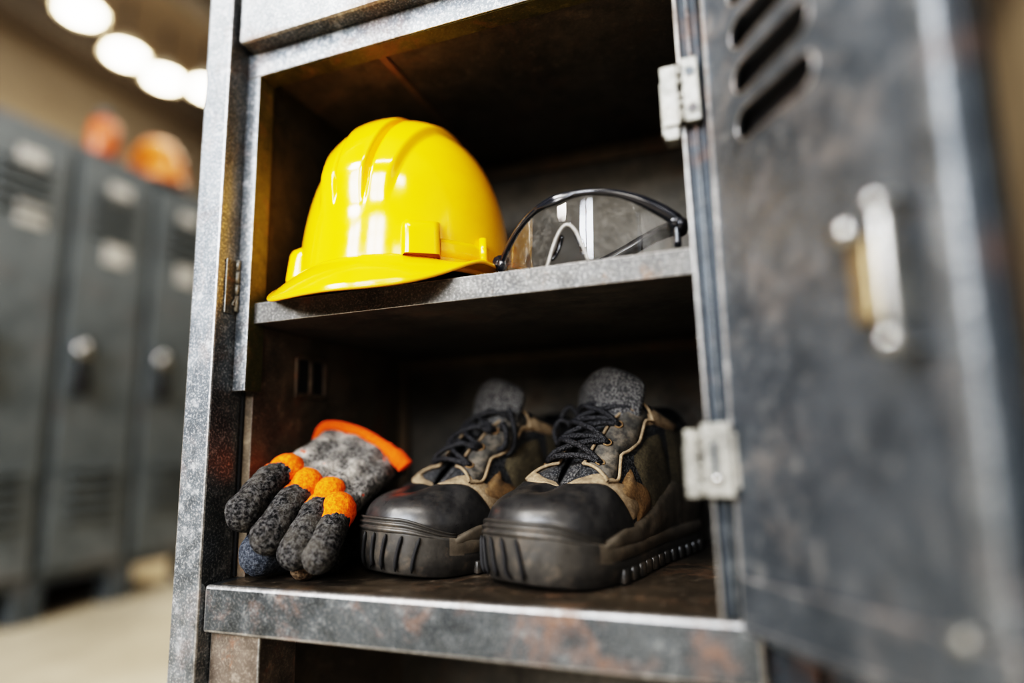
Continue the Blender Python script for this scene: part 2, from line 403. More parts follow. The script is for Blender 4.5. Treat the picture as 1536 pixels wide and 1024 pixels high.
for _z in ((.508, .530), (.232, .246)): part('back_trim', [(.013, .454, .332, .340, *_z)], [M['seam'], M['seam']], .002)
part('corner_strip', [(.013, .024, .326, .340, .0005, .2485)], [M['seam'], M['seam']], .002)
part('ceiling_panel', [(.0128, .4542, .0435, .340, .534, .55)], [M['inner'], M['inner']], .0008)
part('ceiling_rib', [(.147, .156, .0435, .331, .5305, .5345)], [M['seam'], M['seam']], .0012)
part('shelf', [(.013, .4538, .030, .34, .2500, .271)], [M['inner'], M['inner']], .0008, None)
part('shelf_lip', [(.0135, .4533, .0285, .0305, .2495, .2712)], [M['lip'], M['edge']], .0008, 'bright scuffed front lip of the upper shelf')
# bottom shelf with a rounded front
bm = bmesh.new(); box(bm, 0.0008, .4795, 0, .339, -.042, -.0002, .0032, 3)
obj('bottom_shelf', bm, [M['steel'], M['edge']], LK, world=True)
bm = bmesh.new(); box(bm, .0135, .4532, .006, .33, -.0010, .0, .0003, 1, 0, 0)
obj('bottom_shelf_mat', bm, [M['grimy']], LK, world=True, label='brown grimy top surface of the bottom shelf')
part('lower_post', [(.001, .058, .010, .06, Z0, -.0425)], [M['rusty'], M['edge']], .0015)
part('lower_shelf', [(.013, .454, .03, .34, Z0+.02, Z0+.05)], [M['inner'], M['inner']])
part('lower_side_cabinet', [(.512, .80, .03, .35, Z0, -.006)], [M['darksteel'], M['steel']], .002)
part('corner_post', [(.57, .592, .012, .0295, Z0, -.01)], [M['darksteel'], M['steel']], .002)
# header and inner door frame
part('header_panel', [(.0045, .4735, 0, .05, .5525, ZT)], [M['post'], M['edge']], .004)
part('door_frame', [(.0005, .017, .0205, .0225, .18, .5235), (.0005, .4535, .0205, .0225, .524, .552)], [M['post'], M['edge']], .0009)
part('frame_return', [(.0152, .017, .0226, .0435, .18, .5236), (.0152, .4535, .0226, .0435, .5236, .5258)], [M['olive'], M['olive']], .0004, 'inner return of the door frame, olive from painted helmet bounce')
part('gap_shade_strip', [(.0003, .003, .0342, .0366, .0005, .18)], [M['black'], M['black']], 0)  # black strip painting in the shade of the gap behind the post
# right hand jamb channel
jm = bmesh.new()
box(jm, .4545, .4735, .004, .05, .0005, .5515, .001, 2, 0, 0)
box(jm, .4535, .4562, -.0005, .045, .0005, .5515, .0012, 2, 1, 1)
box(jm, .4622, .4650, .0010, .006, .0005, .5515, .0012, 2, 2, 2)
box(jm, .4700, .4722, .0005, .006, .0005, .5515, .001, 2, 0, 0)
obj('hinge_jamb', jm, [M['darksteel'], M['edge'], M['steel']], LK, world=True, label='dark blue grey grooved jamb with bright left edge')

# left hinge on the post
lh = bmesh.new(); box(lh, .0003, .0022, .0045, .0168, .2585, .3150, .0007)
LHo = obj('hinge', lh, [M['steel'], M['hinge']], LK, world=True, label='small dark hinge leaf on the left post')
kb = bmesh.new()
for z0, z1 in ((.2615,.278), (.279,.290), (.291,.304), (.305,.316)):
    lathe(kb, [(.0005,z0), (.0023,z0), (.0023,z1), (.0005,z1)], 12, (.0028,.0185,0))
tube(kb, [(.003,.0128,.268), (.0034,.0168,.2765), (.0034,.0168,.268), (.003,.0128,.268)], .0009, 6)
o = obj('knuckle', kb, M['hinge'], LHo, world=True)
# vent bracket on the left inside wall
vb = bmesh.new()
for b in ((.0128,.0165,.097,.1015,.180,.228), (.0128,.0165,.121,.1265,.180,.228), (.0128,.0165,.147,.1515,.180,.228), (.0128,.0165,.097,.1515,.178,.184), (.0128,.0165,.097,.1515,.222,.2285)):
    box(vb, *b, .0012)
vo = obj('vent_bracket', vb, [M['seam'], M['rusty']], LK, world=True)
vb = bmesh.new(); box(vb, .0126, .0133, .1015, .147, .184, .222, 0); obj('vent_opening', vb, M['black'], vo, world=True)

# right hinges
def hinge(xl0, xl1, xr0, xr1, z0, z1, yl, yr, slot):
    bm = bmesh.new()
    box(bm, xr0, xr1, yr, .0035, z0+.001, z1+.003, .0011)
    if slot: box(bm, xr1-.001, xr1+.004, yr+.004, .0035, z0+.006, z1-.004, .001)
    h = obj('hinge', bm, [M['hinge'], M['hinge']], LK, world=True, label='pale galvanised hinge on the right jamb')
    bm = bmesh.new(); box(bm, xl0, xl1, yl, .010, z0, z1-.001, .001)
    box(bm, xl0-.0012, xl0+.002, yl+.004, .012, z0-(0 if slot else .006), z1-.012, .0008)
    if not slot: box(bm, xl0+.001, xl1-.001, yl+.003, .012, z0-.010, z0+.002, .001)
    obj('hinge_leaf', bm, [M['hinge'], M['hinge']], h, world=True)
    xk = (xl1 + xr0)/2; H = z1 - z0; bm = bmesh.new()
    for a, b in ((.02,.24), (.26,.38), (.40,.49), (.63,.74), (.76,.97)):
        lathe(bm, [(.0004, z0+H*a), (.0021, z0+H*a+.0008), (.0021, z0+H*b-.0008), (.0004, z0+H*b)], 14, (xk, yl-.0005, 0))
    obj('knuckle', bm, M['hinge'], h, world=True)
    xc = (xr0+xr1)/2
    if not slot:
        for zz in (z0+H*.22, z0+H*.82):
            bm = bmesh.new(); lathe(bm, [(.0038,-.0002), (.0038,-.0012), (.0030,-.0016), (.0022,-.0010), (.0016,-.0002), (.0001,-.0001)], 18, (xc, yr, zz), 'y')
            s = obj('screw', bm, M['steel'], h, world=True)
            bm = bmesh.new(); lathe(bm, [(.0016,-.0006), (.0001,-.0007)], 12, (xc, yr, zz), 'y')
    else:
        bm = bmesh.new(); box(bm, xc-.0042, xc+.0005, yr-.0005, yr+.001, z0+H*.32, z0+H*.80, .0015, 3); obj('slot', bm, [M['darksteel'], M['steel']], h, world=True)
        bm = bmesh.new(); lathe(bm, [(.0034,0), (.0034,-.0015), (.002,-.0026), (.0001,-.0028)], 16, (xc-.001, yr, z0+H*.27), 'y'); obj('screw', bm, M['chrome'], h, world=True)
    return h
hinge(.4400, .4525, .4561, .4685, .3590, .4100, -.0060, -.0060, False)
hinge(.4385, .4475, .4505, .4700, .0810, .1290, -.0080, -.0120, True)

# ---- the open door. local axes: d along the door, nn out of the face seen, z up
ANG = radians(124); HP = V((.4722, -.005, 0))
DD = V((-cos(ANG), -sin(ANG), 0)); NNv = V((-.8290, -.5592, 0))
def dW(d, nn, z):
    d2 = d + .028*(z-.24)
    return HP + DD*d2 + NNv*nn + V((0, 0, z + .038*d))
def dobj(name, bm, mats, parent, **k):
    for v in bm.verts: v.co = dW(*v.co)
    return obj(name, bm, mats, parent, world=True, **k)
DT = .56
bm = bmesh.new()
# face sheet with five rounded slanted-louvre slots
SL = [(.0335*k + .3300) for k in range(6)]
d0, d1, hh = .031, .106, .0105
box(bm, 0, d0, -.003, 0, .0, DT, 0); box(bm, d1, .184, -.003, 0, .0, DT, 0)
zs = [0.0] + [q for s in SL for q in (s-hh, s+hh)] + [DT]
for k in range(0, len(zs), 2): box(bm, d0, d1, -.003, 0, zs[k], zs[k+1], 0)
for s in SL:       # rounded slot ends and raised worn lips
    for sd in (-1, 1):
        for q in (-1, 1):
            cx = d0 if sd < 0 else d1; R = hh*.95
            pts = [V((cx, 0, s+q*hh))] + [V((cx - sd*(R - R*sin(a)), 0, s + q*(hh - R + R*cos(a)))) for a in [pi/2*j/6 for j in range(7)]]
            top = [bm.verts.new(p) for p in pts]; bot = [bm.verts.new(p + V((0,-.003,0))) for p in pts]
            # corner fillet: polygon between the corner and the arc
            corner = top[0]; cb = bot[0]
            for j in range(1, 7):
                a_, b_ = top[j], top[j+1]
                bm.faces.new((bm.verts.new(V((cx,0,s+q*hh))), a_, b_))
                bm.faces.new((a_, bot[j], bot[j+1], b_))
    R = hh + .0006
    loop = []
    for a in [pi/2 + pi*j/8 for j in range(9)]: loop.append((d0 + R + R*cos(a), .0004, s + R*sin(a)))
    for a in [-pi/2 + pi*j/8 for j in range(9)]: loop.append((d1 - R + R*cos(a), .0004, s + R*sin(a)))
    loop.append(loop[0])
    tube(bm, loop, .0009, 6, False, 1)
box(bm, 0.0, .0022, -.012, .0022, .0, DT, .0009, 2, 1, 1)          # hinge edge lip
box(bm, .166, .1825, -.003, .0050, .031, DT, .0035, 3, 2, 2)         # rounded outer rib
box(bm, .1825, .190, -.014, .0005, .0, DT, .002, 2, 3, 3)          # dark outer edge return
box(bm, 0.0022, .1825, -.003, .0032, -.002, .030, .0018, 2, 0, 1)   # bottom flange
box(bm, 0.0022, .1825, -.014, .0036, -.006, .0005, .0012, 2, 0, 1)
box(bm, .0022, .1825, -.013, -.012, .0, DT, 0, 1, 4, 4)             # back sheet, black to paint in the shade inside the door
DO = dobj('locker_door', bm, [M['doorsteel'], M['edge'], M['post'], M['darksteel'], M['black']], LK, label='open steel door with slots, pull handle and latch')
# pull handle
bm = bmesh.new()
tube(bm, spline([(.157,.002,.2240), (.157,.014,.2245), (.157,.020,.2210), (.157,.0205,.2100), (.157,.0205,.1680), (.157,.019,.1570), (.157,.012,.1535), (.157,.002,.1540)], 5), .0031, 12)
for zz in (.220, .1565): lathe(bm, [(.0005,.0165), (.0045,.018), (.0062,.022), (.0045,.0262), (.0005,.0275)], 18, (.157, 0, zz), 'y')
dobj('handle', bm, M['chrome'], DO, label='bright pull handle')
bm = bmesh.new()
box(bm, .128, .142, .0, .013, .170, .212, .003, 3, 0, 0)
dobj('latch_plate', bm, M['brass'], DO)
bm = bmesh.new(); lathe(bm, [(.0055,.008), (.0055,.013), (.0075,.0145), (.0078,.019), (.005,.0222), (.0005,.023)], 20, (.1325, 0, .215), 'y')
dobj('latch_knob', bm, M['chrome'], DO)
bm = bmesh.new(); lathe(bm, [(.0052,.003), (.0052,.0052), (.003,.007), (.0005,.0074)], 18, (.160, 0, .029), 'y')
dobj('rivet', bm, M['hinge'], DO)

# ------------------------------------------------------------------ hard hat
def make_hat(name, label, loc, rz, m, harness=True):
    root = thing(name, label, 'hard hat', loc, rz)
    A, B, H = .1165, .116, .184
    def dome(th, ph, off=0.0):
        # th from the front (-y), + towards +x ; ph elevation
        k = cos(ph)**.66; z = H * sin(ph)**.97
        x = A*sin(th)*k; y = -B*cos(th)*k
        n = V((x/A**2, y/B**2, z/H**2 + 1e-6)).normalized()
        ax = abs(x); fade = smooth(.34, .64, ph)
        wd = (.74 + .36*smooth(.3, 1.3, ph))*1.12
        a = ax / wd
        rib = -.0030*math.exp(-((a-.0200)/.0028)**2) + .0095*(1 - smooth(.0165, .0195, a)) + .0066*smooth(.0195, .0235, a)*(1 - smooth(.043, .052, a))
        return V((x, y, z)) + n*(rib*fade + off)
    NU, NV = 440, 90
    bm = bmesh.new()
    g = grid(bm, lambda i, j: dome(2*pi*i/NU, (pi/2*.9995)*(j/(NV-1))), NU, NV, True)
    sh = obj('shell', bm, m, root, True); solid(sh, .0025)
    def brim(th, u):
        c = max(0, cos(th)); pk = smooth(.15, .95, c)
        e = .009 + .023*pk
        x = A*sin(th); y = -B*cos(th)
        d = V((x, y, 0)).normalized()
        pd = smooth(.42, 1.0, c)
        drop = -.035*pd*(.8*u + .2*u*u) - .004*u + .007*(1-pd)*abs(sin(th))*u
        return V((x, y, .0)) + d*(e*u**.85 - .002*(1-u)) + V((0, 0, .013*(.45+.55*pd) + drop))
    bm = bmesh.new()
    grid(bm, lambda i, j: brim(2*pi*i/NU, j/10), NU, 11, True)
    br = obj('brim', bm, m, root, True); solid(br, .0032, 0)
    bm = bmesh.new()
    tube(bm, [brim(2*pi*i/NU, 1.0) for i in range(NU+1)], .0021, 8, False)
    obj('brim_edge', bm, m, br, True)
    for s, tc in ((1, radians(37)), (-1, radians(-57))):
        bm = bmesh.new()
        def blk(i, j):
            u = i/8*2-1; v = j/8
            th = tc + u*.165
            p = dome(th, .06 + .24*v, 0)
            edge = min(1, (1-abs(u))*4)**.5 if abs(u) < 1 else 0
            top = min(1, (1-v)*5)**.5
            o_ = (.0125 - .003*v) * edge * (top if v > .7 else 1)
            if v > .97: o_ = 0
            return dome(th, .05 + .20*v, o_ if abs(u) < 1 else -.001)
        grid(bm, blk, 9, 9)
        obj('accessory_slot', bm, m, root, True)
        bm = bmesh.new()
        def strip(i, j):
            th = tc + s*(.16 + .50*i/14); v = j/6
            return dome(th, .06 + .10*v, .0035*(1-abs(2*v-1)**6) - .0005)
        grid(bm, strip, 15, 7)
        st = obj('side_band', bm, m, root, True)
        bm = bmesh.new()
        tube(bm, [dome(tc + s*.56, .05, .004), dome(tc + s*.56, .19, .004)], .0042, 8)
        obj('peg', bm, m, st)
    if harness:
        bm = bmesh.new()
        def band(i, j):
            a = 2*pi*i/48
            return V((.084*sin(a), -.092*cos(a), -.0136 + .05*j/3))
        grid(bm, band, 48, 4, True)
        hb = obj('headband', bm, M['harness'], root, True, label='dark headband inside the shell'); solid(hb, .004)
    return root
make_hat('hard_hat', 'glossy yellow hard hat with ribbed crown on the upper shelf', (.1435, .124, .2850), radians(-2), M['yellow'])
make_hat('hard_hat', 'blurred orange hard hat standing on top of the background lockers', (BX-.12, 1.435, cz+.0288), radians(60), M['orangeplastic'], False)

# ------------------------------------------------------------------ safety goggles
GG = thing('safety_goggles', 'clear wraparound safety goggles with black frame on the upper shelf', 'goggles', (.3495, .0320, .2722), radians(-8))
GW = .086
def gy(x, z): return .038*abs(x/GW)**2.0 + z*.10
def gtop(x):
    x2 = (x-.006)
    return .0635 - .034*abs(x2/GW)**2.4
def gbot(x):
    b = .0012 + .010*abs(x/GW)**6
    if abs(x) < .0185: b = max(b, .0345*(1-(abs(x)/.0185)**1.9) + .0012)
    return b
bm = bmesh.new(); NX = 110
def lensf(i, j):
    x = -GW + 2*GW*i/(NX-1); z0, z1 = gbot(x), gtop(x); z = z0 + (z1-z0)*j/10
    return V((x, gy(x, z), z))
grid(bm, lensf, NX, 11)
obj('lens', bm, M['lens'], GG, True)
bm = bmesh.new()
xs = [-GW + 2*GW*i/70 for i in range(71)]
tube(bm, [(x, gy(x, gtop(x)) - .0005, gtop(x)) for x in xs], [.0028 + .0028*smooth(.03, .088, x) + .0012*max(0, 1-abs(x+.012)/.022) for x in xs], 10, True, 0, 1.1)
tube(bm, [(-GW, gy(-GW, z), z) for z in [gtop(-GW) - (gtop(-GW)-gbot(-GW))*k/6 for k in range(7)]], .0016, 8)
tube(bm, [(GW, gy(GW, z), z) for z in [gtop(GW) - (gtop(GW)-gbot(GW))*k/6 for k in range(7)]], .0032, 8)
# brow clip over the bridge
xs2 = [-.034 + .044*i/16 for i in range(17)]
tube(bm, [(x, gy(x, gtop(x)) - .0024, gtop(x) - .0036*sin(pi*i/16)) for i, x in enumerate(xs2)], [.0008 + .0018*sin(pi*i/16) for i in range(17)], 8)
obj('frame', bm, M['blackplastic'], GG, True, label='glossy black brow frame')
bm = bmesh.new()
tube(bm, [(x, gy(x, gbot(x)) - .0006, gbot(x)) for x in [-.0200 + .040*i/30 for i in range(31)]], .0015, 8)
obj('nose_rim', bm, M['clearrim'], GG, True, label='clear rim of the nose notch')
bm = bmesh.new()
for s in (-1, 1):
    tube(bm, spline([(s*.0155,.003,.006), (s*.0125,.008,.014), (s*.0095,.009,.022), (s*.007,.008,.029)], 4), [.001]+[.003]*11+[.001], 8, True, 0, .6)
obj('nose_pad', bm, M['blackplastic'], GG, True)
zr = gtop(GW)
for s, path in ((1, [(.0845,.039,.030), (.0875,.046,.031), (.083,.056,.034), (.060,.066,.033), (.025,.071,.022), (-.010,.074,.0125), (-.035,.074,.0092)]),
                (-1, [(-.0845,.038,.026), (-.0865,.044,.024), (-.080,.056,.020), (-.055,.074,.012), (-.01,.086,.0095), (.045,.090,.0092)])):
    bm = bmesh.new(); P = spline(path, 6); n_ = len(P)
    tube(bm, P, [.0088 - .0022*k/n_ for k in range(n_)], 10, True, 0, .85)
    tp = obj('temple', bm, M['blackplastic'], GG, True)
    bm = bmesh.new(); st_ = 0
    tube(bm, spline([(s*.0820,gy(.0820,.035)-.001,gtop(s*.0820)-.001), (s*.0860,.041,gtop(s*GW)-.002), (s*.0875,.047,gtop(s*GW)-.006), (s*.0870,.052,gtop(s*GW)-.009)], 4), [.003,.004,.005,.0058,.006,.006,.006,.006,.006,.0058,.0055,.005,.004], 10, True, 0, 1.2)
    obj('hinge_block', bm, M['blackplastic'], GG, True)

# ------------------------------------------------------------------ safety shoes
L = .292; ZS = .026
def w_(s):
    core = table(s, [(0,.055),(.03,.060),(.07,.0625),(.10,.061),(.14,.055),(.18,.050),(.22,.050),(.26,.049),(L,.047)])
    if s < .06: core *= (1 - (1 - s/.06)**2.3)**(1/2.25) if s > 0 else 0
    if s > L-.045:
        q = (s-(L-.045))/.045; core *= max(0, 1-q**2.6)**(1/2.4)
    return core
def sp_(s):
    if s < .10: return .055 + .45*s
    if s > .25: return s - .016*((s-.25)/.042)**2
    return s
TOP = [(.05,.0715),(.075,.081),(.095,.098),(.12,.121),(.145,.141),(.165,.154),(.18,.156),(.20,.149),(.235,.143),(.262,.150),(.28,.157)]
CO = [(.05,0),(.075,0),(.081,.0085),(.098,.013),(.13,.017),(.165,.023),(.185,.034),(.22,.036),(.25,.032),(.268,.022),(.279,.0)]
EX = [(.05,.62),(.085,.72),(.11,.95),(.14,1.0),(.175,.8),(.20,.6),(.28,.6)]
def U(s, side, q, off=0.0):
    def raw(s, q):
        W = w_(s); sp = sp_(s); c = min(table(sp, CO), W*.9); e = table(sp, EX); f = q*pi/2
        k = cos(f)**e if q < 1 else 0
        W2 = W - .002
        return V((side*(c + (W2-c)*k), sp + (s+.002 - sp)*k, ZS + (table(sp, TOP)-ZS)*sin(f)**min(e, .95)))
    p = raw(s, q)
    if off:
        ds = .0015; a = raw(min(s+ds, L-.0002), q) - raw(max(s-ds, .0002), q); b = raw(s, min(q+.015, 1)) - raw(s, max(q-.015, 0))
        nrm = a.cross(b)*side
        if nrm.length > 1e-12: p = p + nrm.normalized()*off
    return p
def toe_spring(p):
    return V((p.x, p.y, p.z + (.007*(1-p.y/.07)**2 if p.y < .07 else 0)))
S_SAMP = [.06*(i/16)**2.3 for i in range(17)] + [.06 + (L-.105)*(i/34) for i in range(1, 35)] + [L - .045*(1-i/14)**2.2 for i in range(1, 15)]

def make_boot(name, label, loc, rz, m):
    root = thing(name, label, 'shoe', loc, rz, None)
    def T(p):
        p = toe_spring(p); return V((p.x*m, p.y, p.z))
    nseg = len(S_SAMP); NQ = 15
    # upper: both sides in one sheet
    bm = bmesh.new()
    qs = [j/(NQ-1) for j in range(NQ)]
    def up(i, j):
        s = S_SAMP[i]
        return T(U(s, 1, qs[j])) if j < NQ else T(U(s, -1, qs[2*NQ-1-j]))
    def keep(i, j):
        if j == NQ-1: return sp_(S_SAMP[i+1]) < .078
        return True
    grid(bm, up, nseg, 2*NQ, False, 0, keep)
    bmesh.ops.remove_doubles(bm, verts=bm.verts, dist=.0002)
    solid(obj('upper', bm, M['mesh'], root, True), .003)
    def patch(fn, ni, nj, side, off, edge=.18, both=False):
        """fn(u,v)->(s,q) ; pillow edges"""
        bm = bmesh.new()
        def f(i, j):
            u, v = i/(ni-1), j/(nj-1); s, q = fn(u, v)
            b = min(min(u, 1-u)*(ni-1), min(v, 1-v)*(nj-1))
            o_ = -.0006 if b < .5 else (off*.8 if b < 1.5 else off)
            if b >= .5: o_ += .0011*noise.noise(V((s*70, q*9, side*5.0)))
            return T(U(s, side, q, o_))
        grid(bm, f, ni, nj); return bm
    # toe cap: sheet right side -> over the toe -> left side
    def capsheet(q0, q1f, s1f, offf, nj=16, ni=46, sidedrop=0.0):
        bm = bmesh.new()
        def f(i, j):
            tt = i/(ni-1)*2-1; side = 1 if tt >= 0 else -1; v = j/(nj-1)
            q = q0 + (q1f - q0)*v*(1 - sidedrop*smooth(.45, 1.0, abs(tt)))
            s = s1f(q) * abs(tt)**2.2
            b = min((1-abs(tt))*(ni-1)/2, j, nj-1-j)
            o_ = -.0005 if b < .5 else offf(abs(tt), v, q)
            s = max(s, 1e-5)
            return T(U(s, side, q, o_))
        grid(bm, f, ni, nj); return bm
    cap_end = lambda q: .114 - .073*q**1.2
    bm = capsheet(.06, 1.0, cap_end, lambda t, v, q: .0030)
    # close the crown of the cap with mirrored ends meeting at the centre line
    obj('toe_cap', bm, M['toecap'], root, True, label='scuffed black rubber toe cap')
    def bumper(t, v, q):
        o_ = .0038 + (.0030*abs(sin(pi*(v-.25)/.75*3))**.7 if v > .25 else 0)
        return o_ * (1-.45*smooth(.55, 1, t))
    bm = capsheet(.0, .22, lambda q: .056 - .05*q, bumper, 30, 60, .6)
    tb = obj('toe_bumper', bm, M['sole'], root, True, label='ridged rubber bumper round the toe')
    for side in (1, -1):
        bm = patch(lambda u, v: (cap_end(.16+.84*v) - .003 + (.028 - .012*v)*u, .16+.84*v), 9, 18, side, .0028)
        obj('suede_band', bm, M['suede'], root, True, label='dusty tan suede band behind the toe cap')
        bm = patch(lambda u, v: (.108 + .036*u + .010*sin(v*6) - .01*v, .12+.36*v), 9, 10, side, .0036)
        obj('side_patch', bm, M['suede2'], root, True, label='brown suede side patch')
        bm = patch(lambda u, v: (.150 + .06*u - .02*v, .02 + .50*v), 9, 10, side, .0026)
        obj('quarter_panel', bm, M['olivepanel'], root, True)
        bm = patch(lambda u, v: (.200 + (L-.0004-.200)*(1-(1-u)**1.8), .02+.60*v), 16, 10, side, .0034)
        obj('heel_counter', bm, M['olivepanel'], root, True)
        bm = patch(lambda u, v: (.168 + .055*u + .016*v, .55 + .30*(1-.5*u)*v + .06*(1-u)), 10, 8, side, .0036)
        obj('ankle_strap', bm, M['suede'], root, True, label='tan suede strap below the collar')
        # eyestay with scalloped lower edge
        def eyef(u, v):
            s = .087 + .092*u
            lo = .62 - .10*abs(sin(u*pi*2.0 + .5)) + .06*u
            return (s - .010*(1-v)*(1-u), lo + (.985-lo)*v)
        bm = patch(eyef, 18, 9, side, .0044)
        ey = obj('eyestay', bm, M['leather'], root, True, label='worn leather eyestay flap')
        bm = bmesh.new()
        bd = [eyef(u/20, 0) for u in range(21)] + [eyef(1, v/6) for v in range(1, 7)] + [eyef(1-u/20, 1) for u in range(1, 21)] + [eyef(0, 1-v/6) for v in range(1, 7)]
        tube(bm, [T(U(s, side, q, .0034)) for s, q in bd], .0017, 6, False)
        obj('edge_binding', bm, M['suede'], ey, True)
    # stitching-like welt line + collar
    bm = bmesh.new()
    cs = [.172 + (.291-.172)*i/20 for i in range(21)]
    path = [U(s, 1, 1.0) for s in cs] + [U(s, -1, 1.0) for s in reversed(cs)]
    tube(bm, [T(p + V((0,0,-.004))) for p in path], [.0035] + [.0078]*(len(path)-2) + [.0035], 10)
    obj('collar', bm, M['collar'], root, True, label='padded black collar')
    # tongue
    bm = bmesh.new()
    cp = spline([(0,.062,.070), (0,.090,.088), (0,.118,.112), (0,.138,.134), (0,.150,.158), (0,.157,.178), (0,.163,.196), (0,.172,.202)], 4)
    NT_ = len(cp)
    def tg(i, j):
        t = i/(NT_-1); u = j/14*2-1; p = cp[i]
        hw = table(t, [(0,.022), (.4,.030), (.6,.042), (.82,.044), (.93,.036), (1,.020)])
        pad = .0045*(1-abs(u)**4)*smooth(.35, .7, t) - .0028*math.exp(-((abs(u)-.70)/.07)**2)*smooth(.5, .65, t)
        back = .017*u*u*(.6 + .6*t)
        return T(V((hw*u, p.y + back*.7 - pad, p.z - back*.75*(1-t*.4) - .006*u*u)))
    grid(bm, tg, NT_, 15)
    subd(solid(obj('tongue', bm, M['tongue'], root, True, label='padded charcoal tongue standing up above the laces'), .009, -1), 1)
    # eyelets and laces
    EY = [(.0965, .81), (.117, .84), (.139, .85), (.163, .86)]
    for side in (1, -1):
        for s, q in EY:
            bm = bmesh.new()
            c = U(s, side, q, .0048); nrm = (U(s, side, q, .006) - U(s, side, q, .0)).normalized()
            a = nrm.orthogonal().normalized(); b = nrm.cross(a)
            ring = [c + (a*cos(2*pi*k/12) + b*sin(2*pi*k/12))*.0042 for k in range(13)]
            tube(bm, [T(p) for p in ring], .0009, 5, False, 1)
            f = bm.faces.new([bm.verts.new(T(p)) for p in ring[:12]]); f.material_index = 0
            bmesh.ops.remove_doubles(bm, verts=bm.verts, dist=.0010)
            obj('eyelet', bm, [M['black'], M['suede2']], root, keepn=True)
    rnd = random.Random(3 if m > 0 else 5)
    bm = bmesh.new()
    def lace(p0, p1, lift, sag=0.0, r=.0031):
        mid = (p0+p1)/2
        pts = []
        for k in range(15):
            t = k/14; p = p0.lerp(p1, t)
            h = lift*(1-abs(2*t-1)**3.0)
            pts.append(T(p + V((0, -h*.62 + sag*sin(2*pi*t), h*.62))))
        tube(bm, pts, r, 8)
    for k, (s, q) in enumerate(EY):
        a = U(s, 1, q, .004); b = U(s, -1, q, .004)
        if k == 0: lace(a, b, .012, .003)
        if k < 3:
            s2, q2 = EY[k+1]
            lace(a, U(s2, -1, q2, .005), .016, .002); lace(U(s, -1, q, .005), U(s2, 1, q2, .004), .012, -.002)
        if k >= 1: lace(a + V((0,.003,0)), b + V((0,-.004,-.002)), .014, .004)
    # ends tucked round the left side
    e = U(.158, -1, .84, .004)
    tube(bm, [T(p) for p in spline([e, e+V((-.006,-.006,.010)), e+V((-.014,-.010,.002)), e+V((-.018,-.010,-.018)), e+V((-.014,-.012,-.034)), e+V((-.002,-.020,-.040))], 5)], .0031, 8)
    e2 = U(.145, -1, .80, .004)
    tube(bm, [T(p) for p in spline([e2, e2+V((-.010,-.008,.006)), e2+V((-.017,-.010,-.006)), e2+V((-.012,-.010,-.020)), e2+V((.004,-.016,-.022))], 5)], .0031, 8)
    obj('lace', bm, M['lace'], root, True)
    # sole: outline swept through levels
    out = [(s, 1) for s in S_SAMP] + [(s, -1) for s in reversed(S_SAMP[1:-1])]
    LV = [(.0, -.006), (.0015, -.0015), (.010, .0012), (.0185, .0022), (.020, .0005), (.0215, .0030), (.0275, .0042), (.031, .0030), (.033, -.001)]
    bm = bmesh.new()
    def so(i, j):
        s, sd = out[i]; z, e_ = LV[j]
        x = sd*w_(s); nx = x; ny = (s-.146)
        d = V((nx/.066**2*.146**0, 0, 0))
        # outward offset: scale about the centre line
        e_ = e_*smooth(.03, .10, s) + (1-smooth(.03, .10, s))*(.0022*smooth(.0, .012, z) - .003*smooth(.004, .0, z))
        f = 1 + e_/.066; g_ = 1 + e_/.146
        zz = z*(1 + .0*s)
        lift = .006*smooth(.09, .0, s)*(z/.033)
        return T(V((x*f, .146 + (s-.146)*g_, z + lift)))
    g = grid(bm, so, len(out), len(LV), True)
    bm.faces.new([r[0] for r in g]); bm.faces.new([r[-1] for r in g])
    for f in bm.faces:
        zc = f.calc_center_median()
        f.material_index = 1 if zc.z > .0205 and zc.y > .045 else 0
    for sd in (1, -1):
        for k, s in enumerate([.078+.0165*i for i in range(12)]):
            x = sd*(w_(s)+.0010); st = len(bm.verts)
            box(bm, x-.004, x+.0026, s-.0055, s+.0055, .0005, .0125, .001, 1, 0, 0)
            xform(bm, st, Matrix.Scale(m, 4, V((1, 0, 0)))) if m < 0 else None
    for a in (-.70, -.48, -.24, .0, .24):
        pts = []
        for j in range(9):
            h = .003 + .027*j/8; aa = a - .10*(j/8)**1.5
            sd = 1 if aa >= 0 else -1; s = .06*(abs(aa)**2.3)*.55 + .00002
            x = sd*w_(s)
            d = V((x/.06, (s-.06)/.06, 0)).normalized()
            pts.append(T(V((x, s, h + .006*(h/.033))) + d*(.0012 + .0026*smooth(0, .012, h))))
        tube(bm, pts, [.0008]+[.0019]*7+[.0006], 6, True, 2)
    obj('sole', bm, [M['sole'], M['midsole'], M['black']], root, True)
    for side in (1, -1):
        bm = patch(lambda u, v: (.038 + (L-.0006-.038)*(1-(1-u)**1.2), .0 + (.10 + .07*sin(u*pi*1.0) - .06*smooth(.14,.0,u))*v), 54, 7, side, .0050)
        obj('midsole_wall', bm, M['midsole'], root, True, label='dusty brown midsole wall')
    return root
make_boot('work_shoe', 'black and tan work shoe in front, beside the lower door hinge', (.288, .040, .0004), radians(-21), 1)
make_boot('work_shoe', 'black and tan work shoe in the middle, between the gloves and the other shoe', (.1455, .056, .0004), radians(-24), -1).scale = (.985, .985, .985)

